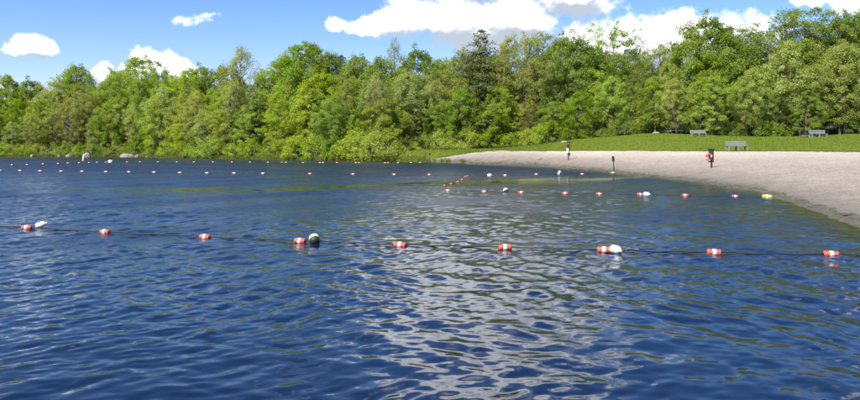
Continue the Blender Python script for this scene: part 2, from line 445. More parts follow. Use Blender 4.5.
# ------------------------------------------------------------------ the lake: real waves
def build_lake():
    r = np.random.default_rng(21)
    cx = np.concatenate([np.linspace(-900, -290, 14), np.linspace(-270, -50, 80), np.linspace(-45, 905, 980), np.linspace(910, 1300, 130), np.linspace(1320, 1900, 14)])
    ys = [1.2]
    while ys[-1] < 172: ys.append(ys[-1]*1.0041 if ys[-1] > 4.8 else ys[-1]*1.06)
    ys = np.array([-60, -10]+ys)
    PX, Y = np.meshgrid(cx, ys, indexing='ij')
    Xf = (PX-430)/F*np.maximum(Y, 1.2)
    X = Xf
    dr = np.gradient(ys)[None, :]*np.ones_like(PX); dr = np.abs(dr)
    dl = np.gradient(cx)[:, None]/F*np.maximum(Y, 1.2)
    # how ruffled the water is: gusts, smooth lanes, shelter close to the far shore
    gust = .84+.20*np.sin(X*.11+.9*np.sin(Y*.07))*np.cos(Y*.09+.5*np.sin(X*.05+1))+.12*np.sin(X*.43+Y*.31+np.sin(Y*.2))
    lane_c = CAM_H*F/(np.interp(PX, [0, 100, 300, 430, 550, 620, 700], [192, 191, 188, 184, 180.5, 177, 176])-HOR)+.7*np.sin(X*.33+1)+.5*np.sin(X*.9)
    wdt = 1.7+.7*np.sin(X*.13+2)+.06*np.clip(PX-380, 0, 200)/4
    lane = np.exp(-((Y-lane_c)/wdt)**2)*np.clip((X+22)/14, 0, 1)*np.clip((15-X)/4, 0, 1)
    lane *= .78+.5*np.sin(X*.9+Y*1.4)*np.sin(Y*2.1-X*.3)+.25*np.sin(X*.35)
    gust *= 1-.94*np.clip(1.35*lane, 0, 1)
    SH = sh(PX); shelter = np.clip((SH-Y)/np.interp(PX, [380, 450, 640, 660], [34, 15, 11, 5]), 0, 1)
    gust *= .10+.90*shelter
    gust *= 1+.30*np.clip((Y-42)/25, 0, 1)
    near = np.clip((Y-4)/10, 0, 1); gust *= .54+.46*near
    Z = np.zeros_like(X); unres = np.zeros_like(X)
    nw = 96
    lam = np.exp(r.uniform(np.log(.13), np.log(1.05), nw)); lam[:9] = (1.9,1.5,1.2,1.0,1.7,1.35,1.1,.85,2.2)
    th = math.radians(-92)+r.normal(0, .62, nw)
    th[6::3] = math.radians(-152)+r.normal(0, .34, len(th[6::3])); th[7::3] = math.radians(-30)+r.normal(0, .34, len(th[7::3]))
    sl = .0275*np.exp(-(np.log(lam/.36)/1.1)**2*.5)
    sl[:9] = (.026,.026,.028,.028,.026,.028,.028,.028,.022)
    # fine wind ripples, in patches
    lam = np.concatenate([lam, np.exp(r.uniform(np.log(.085), np.log(.17), 36))])
    th = np.concatenate([th, math.radians(-92)+r.normal(0, .95, 36)]); sl = np.concatenate([sl, np.full(36, .0175)])
    patch = np.clip(.55+.55*np.sin(X*.55+1.1*np.sin(Y*.31+.4))*np.cos(Y*.42+.9*np.sin(X*.37))+.35*np.sin(X*1.3-Y*.9), .05, 1.3)*np.clip((Y-5.5)/5, .25, 1)
    # second-order domain warp so the wave trains do not look like a lattice
    WX = X+.22*np.sin(Y*.63+X*.21)+.10*np.sin(Y*1.7-X*.9); WY = Y+.22*np.sin(X*.57-Y*.19)+.09*np.sin(X*1.9+Y*.7)
    for l, t, s in zip(lam, th, sl):
        k = 2*math.pi/l; c, q = math.cos(t), math.sin(t)
        samp = np.maximum(np.abs(q)*dr, np.abs(c)*dl)
        w = np.clip((l/samp-1.15)/.9, 0, 1)
        ph = k*(c*WX+q*WY)+r.uniform(0, 6.28)
        env = .65+.5*np.sin(X*r.uniform(.08,.5)+Y*r.uniform(.08,.5)+r.uniform(0,6)) if l > .17 or s != .0175 else patch
        wave = np.sin(ph)+.13*np.cos(2*ph)
        Z += w*s*env*gust/k*wave
        unres += (1-w**2)*(s*gust*env)**2/2
    unres += (.018*gust)**2*np.clip((Y-5)/25, 0, 1)
    alpha = np.sqrt(2*unres); rough = np.sqrt(np.clip(alpha, .0004, .2))
    inside = (PX > -280) & (PX < 1310)
    Z *= np.where(inside, 1, 0)*(Y > 1)
    Z *= np.clip((SH-Y)/2.0+.15, .15, 1)
    V = np.stack([X, Y, Z], 2).reshape(-1, 3)
    nr = len(ys); nc = len(cx)
    keep = Y < SH+np.where(PX < 430, 1.2, 1.5)
    i, j = np.meshgrid(np.arange(nc-1), np.arange(nr-1), indexing='ij')
    ok = keep[:-1, :-1] & keep[1:, :-1]
    a = (i*nr+j)[ok]
    faces = np.stack([a, a+nr, a+nr+1, a+1], 1)
    used = np.unique(faces); remap = np.full(len(V), -1, np.int64); remap[used] = np.arange(len(used))
    me = mesh_np('lake', V[used], remap[faces])
    at = me.attributes.new('ripple', 'FLOAT', 'POINT'); at.data.foreach_set('value', rough.reshape(-1)[used].astype(np.float32))
    dep = np.clip((SH-Y)/np.where(PX > 640, 3.0, 2.5), 0, 1)
    at = me.attributes.new('depth', 'FLOAT', 'POINT'); at.data.foreach_set('value', dep.reshape(-1)[used].astype(np.float32))
    return tag(link('lake', me, M['water']), 'rippled dark blue lake water', None, None, 'structure')
build_lake()

# ------------------------------------------------------------------ trees
def tube(path, radii, sides=6):
    path = np.asarray(path, float); n = len(path); V = []
    for i in range(n):
        d = path[min(i+1, n-1)]-path[max(i-1, 0)]; d /= (np.linalg.norm(d)+1e-9)
        u = np.cross(d, (0, 0, 1) if abs(d[2]) < .9 else (1, 0, 0)); u /= np.linalg.norm(u); w = np.cross(d, u)
        a = np.linspace(0, 2*math.pi, sides, endpoint=False)
        V.append(path[i]+radii[i]*(np.cos(a)[:, None]*u+np.sin(a)[:, None]*w))
    V = np.concatenate(V); f = []
    for i in range(n-1):
        for s in range(sides):
            s2 = (s+1) % sides
            f.append((i*sides+s, i*sides+s2, (i+1)*sides+s2, (i+1)*sides+s))
    return V, np.array(f)

def join_tubes(tubes):
    V = []; Fc = []; o = 0
    for v, f in tubes: V.append(v); Fc.append(f+o); o += len(v)
    return np.concatenate(V), np.concatenate(Fc)

def leaves(P, Nrm, size, r, tint):
    """one folded diamond per point"""
    n = len(P)
    t = r.normal(size=(n, 3)); t -= (t*Nrm).sum(1)[:, None]*Nrm; t /= np.linalg.norm(t, axis=1)[:, None]+1e-9
    b = np.cross(Nrm, t)
    L = size*.86*r.uniform(.7, 1.35, n)[:, None]; W = L*r.uniform(.55, .8, n)[:, None]
    mid = P-Nrm*L*.12
    V = np.stack([P-t*L*.5, mid+b*W*.5, P+t*L*.5, mid-b*W*.5], 1).reshape(-1, 3)
    f = np.arange(4*n).reshape(n, 4)
    return V, f, np.repeat(tint, 4)

def crown_mesh(name, clumps, r, size, per, flat, up=.9):
    """clumps: list of (centre, radius, outward dir, tint)"""
    Ps, Ns, Ts = [], [], []
    for c, rad, outw, tint in clumps:
        n = max(8, int(1.95*per*(rad/1.0)**2*r.uniform(.75, 1.25)))
        q = r.normal(size=(n, 3)); q /= np.linalg.norm(q, axis=1)[:, None]; q *= (r.uniform(0, 1, n)**.45)[:, None]
        side = np.array([-outw[1], outw[0], 0.]); side /= np.linalg.norm(side)+1e-9
        o2 = np.array([outw[0], outw[1], 0.]); o2 /= np.linalg.norm(o2)+1e-9
        a = r.uniform(.7, 1.3); b = r.uniform(.6, 1.1); flat_ = flat*r.uniform(.9, 2.0); tl = r.normal(0, .35)
        p = c+rad*(q[:, :1]*o2*a+q[:, 1:2]*side*b+q[:, 2:3]*np.array([0, 0, flat_])+q[:, :1]*np.array([0, 0, tl])-np.maximum(q[:, :1], 0)**2*np.array([0, 0, .28]))
        p = p+r.normal(0, .10*rad, (n, 3))
        nn = r.normal(size=(n, 3))*.8+np.array([0, 0, up*.8])+outw*.7
        nn /= np.linalg.norm(nn, axis=1)[:, None]
        Ps.append(p); Ns.append(nn); Ts.append(np.clip(tint+r.normal(0, .16, n), 0, 1))
    V, f, T = leaves(np.concatenate(Ps), np.concatenate(Ns), size, r, np.concatenate(Ts))
    me = mesh_np(name, V, f, smooth=False)
    at = me.attributes.new('tint', 'FLOAT', 'POINT'); at.data.foreach_set('value', T.astype(np.float32))
    return me

def broadleaf(name, seed, H, R, base, n_cl, csize, per, size, flat, leaf, bark, shape=(.8, .7), lean=0.0, trunk_r=.17, fork=False, top_gap=0.0):
    r = np.random.default_rng(seed); n_cl = int(n_cl*1.45); csize *= .80
    ph = r.uniform(0, 6.28, 4)
    ax = lambda z: np.array([lean*z+.25*math.sin(z*.35+ph[0]), .2*math.sin(z*.3+ph[1]), z])
    zs = np.linspace(0, H*.93, 9)
    tubes = [tube([ax(z) for z in zs], [trunk_r*(1.25 if z == 0 else 1)*(1-z/H)**.8+.02 for z in zs], 7)]
    clumps = []
    for i in range(n_cl):
        t = ((i+r.uniform(0, 1))/n_cl)**.9
        z = base*H+(1-base)*H*t
        th = i*2.399+r.normal(0, .35)
        prof = max(.06, math.sin(math.pi*min(1, max(0, (t*.93+.05)))**shape[0])**shape[1])
        rr = R*prof*(1+.22*math.sin(2*th+ph[2])+.18*math.sin(3*th+5*t+ph[3]))*(1+.20*r.normal())
        fr = r.uniform(.35, 1.02)**.55
        a0 = ax(z); outw = np.array([math.cos(th), math.sin(th), .25])
        c = a0+np.array([math.cos(th)*rr*fr, math.sin(th)*rr*fr, r.normal(0, .25)+.1*rr*fr])
        rad = csize*r.uniform(.6, 1.35)*(0.75+.35*prof)
        clumps.append((c, rad, outw, .5+.22*r.normal()))
        if i % 2 == 0 or fork:
            zb = max(.12*H, z-rr*fr*r.uniform(.45, .9)); s = ax(zb)
            mid = (s+c)/2+np.array([0, 0, -.08*rr+r.normal(0, .1)])
            tubes.append(tube([s, mid, c], [trunk_r*.34*(1-zb/H)+.018, trunk_r*.2*(1-zb/H)+.014, .008], 4))
    V, f = join_tubes(tubes)
    return dict(trunk=mesh_np(name+'_trunk', V, f), crown=crown_mesh(name+'_crown', clumps, r, size, per, flat), leaf=M[leaf], bark=M[bark], H=H)

def conifer(name, seed, H, R, base, whorls, per_whorl, leaf, bark, size, per, droop, power=.9, sparse=0.0):
    r = np.random.default_rng(seed)
    zs = np.linspace(0, H, 9); ax = lambda z: np.array([.12*math.sin(z*.4+seed), .1*math.cos(z*.33), z])
    tubes = [tube([ax(z) for z in zs], [.19*(1-z/H)**.9+.012 for z in zs], 7)]
    clumps = []
    for w in range(whorls):
        t = w/(whorls-1); z = base*H+(1-base)*H*t*.985
        L = R*(1-t)**power*(1+.12*r.normal())+.18
        for k in range(per_whorl):
            if r.uniform() < sparse: continue
            th = k*2*math.pi/per_whorl+w*1.1+r.normal(0, .25); l = L*r.uniform(.65, 1.12)
            d = np.array([math.cos(th), math.sin(th), 0]); s = ax(z)
            e = s+d*l+np.array([0, 0, -droop*l+r.normal(0, .1)])
            tubes.append(tube([s, (s+e)/2+np.array([0, 0, .06*l]), e], [.035*(1-t)+.01, .02*(1-t)+.008, .005], 4))
            ns = max(1, int(l/.55))
            for q in range(ns):
                u = (q+.7)/ns; c = s+(e-s)*u+np.array([0, 0, .04])
                clumps.append((c, (.34+.16*l*(1-u*.5))*r.uniform(.75, 1.2), d, .4+.3*u+.12*r.normal()))
    V, f = join_tubes(tubes)
    return dict(trunk=mesh_np(name+'_trunk', V, f), crown=crown_mesh(name+'_crown', clumps, r, size, per, .28, 1.2), leaf=M[leaf], bark=M[bark], H=H)

def bare(name, seed, H, leaf, bark, leafy=.35):
    """thin upright tree with ascending bare twigs and only a little leaf"""
    r = np.random.default_rng(seed); zs = np.linspace(0, H, 9)
    ax = lambda z: np.array([.3*math.sin(z*.25+seed), .2*math.sin(z*.3), z])
    tubes = [tube([ax(z) for z in zs], [.15*(1-z/H)**.8+.015 for z in zs], 7)]; clumps = []
    for i in range(46):
        z = H*(.38+.58*i/46); th = i*2.4+r.normal(0, .3); l = (H-z)*.55*r.uniform(.6, 1.1)+.7
        d = np.array([math.cos(th), math.sin(th), 0]); s = ax(z); e = s+d*l*.62+np.array([0, 0, l*.85])
        m_ = (s+e)/2+d*.12*l
        tubes.append(tube([s, m_, e], [.04, .024, .008], 4))
        for q in range(3):
            u = r.uniform(.4, 1); b = s+(e-s)*u; dd = d*r.uniform(.2, .6)+r.normal(0, .35, 3); dd[2] = abs(dd[2])+.35
            e2 = b+dd*l*.35; tubes.append(tube([b, e2], [.014, .005], 3))
            clumps.append((e2, .42*r.uniform(.6, 1.2), d+np.array([0, 0, .4]), .55))
    V, f = join_tubes(tubes)
    return dict(trunk=mesh_np(name+'_trunk', V, f), crown=crown_mesh(name+'_crown', clumps, r, .15, 95*leafy, .8), leaf=M[leaf], bark=M[bark], H=H)

def shrub(name, seed, H, R, leaf, n_cl=34, per=150, size=.17):
    r = np.random.default_rng(seed); clumps = []; tubes = []
    for i in range(n_cl):
        th = i*2.399; el = math.asin(r.uniform(.0, 1)); fr = r.uniform(.45, 1)**.5
        d = np.array([math.cos(th)*math.cos(el), math.sin(th)*math.cos(el), math.sin(el)])
        wv = 1+.25*math.sin(2*th+seed)+.18*r.normal()
        c = np.array([d[0]*R*fr*wv, d[1]*R*fr*wv, max(.18, d[2]*H*.9*fr*(.85+.2*wv))])
        clumps.append((c, .62*r.uniform(.6, 1.3)*(H/3.0)**.5, d, .5+.2*r.normal()))
        if i % 2 == 0: tubes.append(tube([(0.05*math.cos(th), .05*math.sin(th), 0), c*.5+np.array([0, 0, .15*H]), c], [.04, .025, .008], 4))
    V, f = join_tubes(tubes)
    return dict(trunk=mesh_np(name+'_stems', V, f), crown=crown_mesh(name+'_crown', clumps, r, size, per, .6, .8), leaf=M[leaf], bark=M['bark'], H=H)

T = {}
T['yellow'] = [broadleaf('maple_yellow', 1, 13, 4.3, .10, 120, .95, 120, .21, .42, 'leaf_yellow', 'bark'),
               broadleaf('maple_yellow', 2, 13, 3.9, .16, 110, .95, 120, .21, .45, 'leaf_yellow', 'bark', (.95, .7)),
               broadleaf('maple_yellow', 3, 13, 4.8, .08, 130, .90, 120, .20, .35, 'leaf_yellow', 'bark', (.7, .6), .02)]
T['mid'] = [broadleaf('maple_mid', 4, 13, 4.4, .12, 125, .95, 120, .21, .45, 'leaf_mid', 'bark'),
            broadleaf('maple_mid', 5, 13, 3.8, .14, 110, 1.0, 120, .21, .50, 'leaf_mid', 'bark', (.95, .65)),
            broadleaf('maple_mid', 6, 13, 4.8, .10, 130, .92, 120, .20, .38, 'leaf_mid', 'bark', (.75, .6))]
T['dark'] = [broadleaf('oak_dark', 7, 13, 4.6, .16, 120, .95, 125, .22, .45, 'leaf_dark', 'bark', (.85, .6)),
             broadleaf('oak_dark', 8, 13, 4.0, .20, 105, 1.0, 125, .22, .5, 'leaf_dark', 'bark', (1.0, .6))]
T['pale'] = [broadleaf('poplar_pale', 9, 13, 3.7, .14, 110, .85, 125, .19, .55, 'leaf_pale', 'bark', (.9, .7)),
             broadleaf('poplar_pale', 10, 13, 3.2, .18, 95, .85, 120, .19, .55, 'leaf_pale', 'bark', (1.0, .8), .03)]
T['olive'] = [broadleaf('oak_olive', 11, 13, 4.2, .18, 105, .82, 100, .18, .42, 'leaf_olive', 'bark', (.9, .65), 0, .17, True),
              broadleaf('oak_olive', 12, 13, 3.6, .22, 90, .80, 95, .18, .42, 'leaf_olive', 'bark', (1.0, .65), .02, .16, True)]
T['open'] = [broadleaf('oak_open', 13, 13, 5.2, .45, 74, .90, 125, .19, .38, 'leaf_mid', 'bark', (1.25, .45), 0, .2, True),
             broadleaf('oak_open', 14, 13, 4.6, .48, 66, .90, 125, .19, .38, 'leaf_dark', 'bark', (1.35, .45), 0, .2, True)]
T['larch'] = [conifer('larch', 15, 13, 4.0, .10, 24, 6, 'needle_light', 'bark', .17, 60, .10, .75, .12),
              conifer('larch', 16, 13, 3.4, .14, 22, 6, 'needle_light', 'bark', .17, 60, .06, .8, .18)]
T['spruce'] = [conifer('spruce', 17, 13, 3.7, .10, 30, 7, 'needle', 'bark', .19, 70, -.02, .55, .10),
               conifer('spruce', 18, 13, 3.4, .25, 20, 5, 'needle', 'bark', .19, 70, -.05, .55, .2)]
T['bare'] = [bare('bare_tree', 19, 13, 'leaf_pale', 'bark', 1.1), bare('bare_tree', 20, 13, 'leaf_olive', 'bark', 1.0)]
T['shrub'] = [shrub('shrub', 21, 3, 2.3, 'shrub'), shrub('shrub', 22, 3, 2.0, 'leaf_mid'), shrub('shrub', 23, 3, 2.6, 'shrub', 40),
              shrub('shrub', 24, 3, 2.2, 'leaf_olive', 30, 120), shrub('shrub', 25, 3, 2.2, 'leaf_dark', 32)]  # last variant: darker leaf colour standing in for shade under the trees
LOOK = dict(yellow=('yellow-green maple', 'maple_tree'), mid=('fresh green maple', 'maple_tree'), dark=('dark green oak', 'oak_tree'),
            pale=('pale silvery poplar', 'poplar_tree'), olive=('bronze-olive young oak', 'oak_tree'), open=('open-topped tall oak', 'oak_tree'),
            larch=('feathery light green larch', 'larch_tree'), spruce=('blackish green conifer', 'conifer_tree'), bare=('thin nearly leafless tree', 'sparse_tree'),
            shrub=('bushy green shrub', 'shrub'))

placed = []      # (px, kind, row)
def plant(kind, px, Y, H, row, width=1.0, var=None, spin=None):
    X = px_x(px, Y); z = ground_z(X, Y)-.08
    v = T[kind]; d = v[random.randrange(len(v)) if var is None else var % len(v)]
    s = H/d['H']
    root = empty(LOOK[kind][1], (X, Y, z), 0, (s*width, s*width, s))
    root.rotation_euler = (random.uniform(-.03, .03), random.uniform(-.03, .03), random.uniform(0, 6.28) if spin is None else spin)
    link('stems' if kind == 'shrub' else 'trunk', d['trunk'], d['bark'], root); link('crown', d['crown'], d['leaf'], root)
    placed.append([px, kind, row, root])
    return root
def top_h(px, Y, top):
    """height of a tree at depth Y whose tip reaches photograph row top"""
    return CAM_H+(HOR-top)*Y/F-ground_z(px_x(px, Y), Y)

SKY_px = [-80, 0, 40, 75, 100, 135, 160, 185, 205, 235, 270, 290, 310, 335, 365, 395, 420, 445, 470, 490, 520, 545, 580, 612, 640, 660, 705, 745, 765, 790, 820, 850, 940]
SKY_y  = [84, 82, 86, 74, 80, 66, 76, 72, 74, 74, 74, 58, 48, 64, 62, 66, 60, 68, 58, 50, 46, 44, 48, 51, 62, 58, 40, 46, 56, 40, 26, 26, 24]
sky_y = lambda px: float(np.interp(px, SKY_px, SKY_y))

# single trees that stand out against the sky or in the front of the wood: (kind, column, depth behind tree line, tip row, width, variant)
for kind, px, back, top, wd, var in [
    ('dark', 30, 16, 82, 1.0, 0), ('mid', 8, 14, 78, 1.0, 0), ('mid', 75, 14, 67, .95, 1), ('olive', 58, 10, 80, 1.0, 1),
    ('dark', 118, 16, 72, .9, 1), ('mid', 137, 13, 58, .95, 2), ('open', 160, 15, 72, .8, 0), ('yellow', 190, 12, 70, 1.0, 0), ('dark', 205, 16, 69, .9, 0),
    ('bare', 240, 6, 50, 1.0, 0), ('dark', 226, 18, 68, .9, 1), ('olive', 266, 12, 72, 1.0, 1), ('mid', 305, 13, 44, 1.0, 2), ('yellow', 287, 11, 56, .9, 1),
    ('dark', 326, 14, 55, .85, 1), ('spruce', 342, 14, 55, .9, 0), ('mid', 358, 13, 58, .9, 1), ('mid', 378, 12, 60, .9, 0), ('bare', 396, 12, 43, .55, 1),
    ('dark', 421, 14, 52, .85, 0), ('mid', 440, 14, 62, 1.0, 0), ('yellow', 458, 13, 60, 1.0, 2),
    ('spruce', 484, 6, 29, 1.15, 0), ('olive', 462, 8, 50, .9, 0), ('olive', 512, 9, 38, .95, 0), ('bare', 528, 8, 36, 1.0, 1), ('olive', 545, 10, 36, .95, 1), ('bare', 468, 10, 55, .9, 1),
    ('dark', 573, 9, 39, 1.0, 0), ('mid', 560, 11, 42, .9, 1), ('open', 611, 11, 29, .85, 0), ('open', 630, 13, 50, .7, 1), ('mid', 590, 9, 48, 1.0, 1),
    ('olive', 661, 11, 44, .8, 0), ('dark', 706, 10, 21, 1.12, 0), ('mid', 690, 9, 40, 1.0, 1), ('mid', 727, 10, 32, 1.0, 0), ('dark', 752, 12, 50, .9, 1), ('yellow', 757, 10, 56, .8, 1),
    ('open', 805, 9, 12, 1.1, 1), ('open', 785, 11, 24, .9, 1), ('dark', 845, 8, 18, 1.0, 0), ('dark', 868, 9, 14, 1.0, 1), ('pale', 816, 7, 36, 1.0, 0),
    ]:
    Y = tree_line(px)+back; plant(kind, px, Y, top_h(px, Y, top), 'skyline', wd, var)

# feature trees at the front of the wood
for kind, px, back, top, wd, var in [
    ('larch', 305, 2.5, 76, 1.15, 0), ('larch', 283, 3.0, 112, 1.0, 1), ('larch', 505, 4.0, 70, 1.0, 1), ('larch', 640, 2.5, 98, .9, 1), ('larch', 180, 3.0, 96, .9, 1),
    ('spruce', 255, 3.5, 88, .9, 1), ('pale', 410, 4.5, 72, 1.1, 0), ('pale', 428, 4.0, 84, 1.0, 1), ('bare', 372, 4.0, 78, .8, 0), ('bare', 384, 4.5, 80, .7, 1), ('bare', 500, 5, 60, .9, 1),
    ('pale', 755, 3.0, 68, 1.0, 0), ('pale', 790, 3.5, 42, 1.15, 1), ('pale', 845, 3.0, 44, 1.2, 0), ('olive', 800, 2.5, 66, .7, 1),
    ('bare', 99, 3.0, 108, .9, 1), ('bare', 235, 2.5, 84, .8, 0), ('olive', 88, 4.0, 92, 1.0, 0), ('olive', 198, 4, 92, 1.0, 0), ('pale', 165, 4, 88, 1.0, 0), ('pale', 118, 4, 98, .9, 1),
    ('olive', 480, 5, 72, 1.1, 1), ('mid', 655, 3, 78, 1.1, 1), ('yellow', 612, 3, 78, 1.1, 0)]:
    Y = tree_line(px)+back; plant(kind, px, Y, top_h(px, Y, top), 'front', wd, var)

# the rest of the wood, row by row
W_left = ['yellow']*7+['mid']*2+['pale']*3+['olive']*2; W_mid = ['yellow']*3+['mid']*4+['pale']+['olive']*3+['dark']; W_right = ['mid']*5+['dark']*3+['pale']*2+['yellow']
def pick(px): return random.choice(W_left if px < 330 else W_mid if px < 560 else W_right)
for row, back, gap, lo, hi in (('front', 3.0, 4.4, .42, .72), ('middle', 7.5, 4.8, .70, .92), ('back', 13.5, 5.4, .86, 1.0), ('rear', 21, 7.5, .80, .95)):
    px = -52.0
    while px < 915:
        Y = tree_line(px)+back+random.uniform(-1.2, 1.2)
        full = top_h(px, Y, sky_y(px))
        H = max(5.0, full*random.uniform(lo, hi))
        plant(pick(px), px, Y, H, row, random.uniform(.9, 1.15) if row == 'front' else random.uniform(.8, 1.0))
        px += gap*random.uniform(.8, 1.2)/Y*F
px = -50.0
while px < 915:
    Y = tree_line(px)+random.uniform(.2, 1.4)
    if px < 385: Y -= .6
    H = random.uniform(1.7, 3.6) if px < 560 else random.uniform(1.2, 3.4)
    if px > 625: Y += random.uniform(.6, 2.4)
    if not (686 < px < 712 or 797 < px < 832 or 662 < px < 684): plant('shrub', px, Y, H, 'shrub', random.uniform(.9, 1.3), random.choice((0, 1, 2, 3)) if px < 600 else random.choice((1, 4, 4)))  # behind the lawn, tree shade is put into darker shrub leaves
    px += random.uniform(1.9, 3.4)/Y*F
px = -50.0
while px < 915:
    Y = tree_line(px)+random.uniform(3, 11)
    plant('shrub', px, Y, random.uniform(2.6, 4.8), 'understory', random.uniform(1.0, 1.3), random.choice((0, 1, 2, 3)) if px < 560 else random.choice((1, 4)))  # darker leaf variants by the lawn carry the shade in their colour
    px += random.uniform(2.6, 4.2)/Y*F
for px, back, H in ((381, -.2, 4.2), (372, .2, 3.4), (390, .6, 3.0), (300, -.2, 3.0), (345, -.2, 3.2), (210, -.2, 3.4)):
    plant('shrub', px, tree_line(px)+back, H, 'shrub', 1.25, 2)

ZONE = lambda px: 'far shore' if px < 385 else 'end of the beach' if px < 560 else 'lawn'
groups = {}
for it in sorted(placed, key=lambda q: q[0]):
    groups.setdefault((it[1], it[2], ZONE(it[0])), []).append(it)
for (kind, row, zone), items in groups.items():
    for i, (px, k, rw, root) in enumerate(items):
        look = LOOK[kind][0]
        place = {'front': 'in the front row', 'middle': 'in the middle row', 'back': 'in the back row', 'rear': 'in the rearmost row', 'understory': 'low', 'skyline': 'topping the skyline', 'shrub': 'low'}[row]
        behind = {'far shore': 'on the far shore', 'end of the beach': 'at the beach end', 'lawn': 'behind the lawn'}[zone]
        if row == 'shrub': lab = f'{ordinal(i)} low bushy shrub from the left {behind}'
        elif row == 'understory': lab = f'{ordinal(i)} taller shrub from the left under the trees {behind}'
        else: lab = f'{ordinal(i)} {look} from the left {place} {behind}'
        tag(root, lab, 'shrub' if kind == 'shrub' else 'tree', ('shrubs along the wood edge ' if row == 'shrub' else 'trees of the wood ')+behind)

# ------------------------------------------------------------------ grass that nobody could count
def blades(name, pts, h, w, mat, label):
    r = np.random.default_rng(5); n = len(pts); pts = np.asarray(pts)
    a = r.uniform(0, 6.28, n); hh = h*r.uniform(.5, 1.4, n); ww = w*r.uniform(.6, 1.3, n)
    d = np.stack([np.cos(a), np.sin(a), 0*a], 1)*ww[:, None]*.5
    lean = np.stack([r.normal(0, .35, n), r.normal(0, .35, n), np.ones(n)], 1)*hh[:, None]
    V = np.stack([pts-d, pts+d, pts+lean], 1).reshape(-1, 3)
    return tag(link(name, mesh_np(name, V, np.arange(3*n).reshape(n, 3), False), mat), label, 'grass', None, 'stuff')
r5 = np.random.default_rng(6)
pts = []
for px in r5.uniform(388, 915, 42000):
    lo = le(px) if px >= 425 else float(sh(px)); hi = tree_line(px)+.8
    Y = lo+(hi-lo)*r5.uniform()**.9; X = px_x(px, Y); pts.append((X, Y, ground_z(X, Y)+.02+float(wob(X, Y, .05))))
for px in r5.uniform(438, 915, 9000):     # ragged edge where grass runs out into the sand
    Y = le(px)+r5.normal(0, .22)-.1+.35*math.sin(px*.31)*math.sin(px*.083); X = px_x(px, Y); pts.append((X, Y, ground_z(X, Y)+.01))
blades('lawn_grass', pts, .09, .09, M['blades'], 'short grass blades covering the lawn')
pts = []
for px in r5.uniform(-55, 470, 22000):
    s = float(sh(px)); d = abs(r5.normal(0, 1.0))+.1 if px < 385 else abs(r5.normal(0, 2.2))+.1
    if px > 425: d = abs(r5.normal(0, .5))+.05
    if px > 425 and math.sin(px*.9)+math.sin(px*.37) < .3: continue
    Y = s+d; X = px_x(px, Y); pts.append((X, Y, ground_z(X, Y)-.02))
blades('shore_sedge', pts, .42, .07, M['sedge'], 'taller pale green sedge fringing the water edge')

def weed():
    r = np.random.default_rng(12); V = []; f = []; o = 0
    for px in np.concatenate([r.uniform(470, 690, 500), r.uniform(690, 925, 1100)]):
        d = abs(r.normal(0, .75))-.15; s = float(sh(px)); Y = s+d; X = px_x(px, Y); z = ground_z(X, Y)
        a = r.uniform(.04, .22)*(1.0 if r.uniform() < .9 else 1.8); b = a*r.uniform(.35, .8); th = r.normal(.5, .5); k = 7
        ang = np.linspace(0, 6.283, k, endpoint=False); rr = r.uniform(.6, 1.2, k)
        x = np.cos(ang)*a*rr; y = np.sin(ang)*b*rr
        V.append(np.stack([X+x*math.cos(th)-y*math.sin(th), Y+x*math.sin(th)+y*math.cos(th), np.full(k, z-.01)], 1)); V.append([[X, Y, z+.03+.06*a]])
        for q in range(k): f.append((o+q, o+(q+1) % k, o+k))
        o += k+1
    m = mat_plain('stranded_weed', (.060,.056,.038), .9, .6, 3)
    tag(link('shore_weed', mesh_np('shore_weed', np.concatenate(V), np.array(f)), m), 'dark stranded weed clumps strewn along the beach water line', 'weed', None, 'stuff')
weed()

# ------------------------------------------------------------------ small mesh tools
def lathe(profile, seg=16, axis='Z'):
    V = []; f = []
    for (rad, h) in profile:
        for k in range(seg):
            a = 2*math.pi*k/seg
            p = (rad*math.cos(a), rad*math.sin(a), h)
            V.append((p[2], p[0], p[1]) if axis == 'X' else p)
    n = len(profile)
    for i in range(n-1):
        for k in range(seg):
            k2 = (k+1) % seg; f.append((i*seg+k, i*seg+k2, (i+1)*seg+k2, (i+1)*seg+k))
    me = bpy.data.meshes.new('lathe')
    faces = f+[tuple(reversed(range(seg))), tuple(range((n-1)*seg, n*seg))]
    me.from_pydata(V, [], faces); me.update()
    for p in me.polygons: p.use_smooth = len(p.vertices) == 4
    return me

def box_mesh(sx, sy, sz, bevel=.01):
    bm = bmesh.new(); bmesh.ops.create_cube(bm, size=1)
    for v in bm.verts: v.co = Vector((v.co.x*sx, v.co.y*sy, v.co.z*sz))
    if bevel: bmesh.ops.bevel(bm, geom=bm.edges[:], offset=min(bevel, .3*min(sx, sy, sz)), segments=1, affect='EDGES')
    me = bpy.data.meshes.new('box'); bm.to_mesh(me); bm.free(); return me

def tube_mesh(path, radii, sides=8, smooth=True):
    V, f = tube(path, radii, sides); return mesh_np('tube', V, f, smooth)

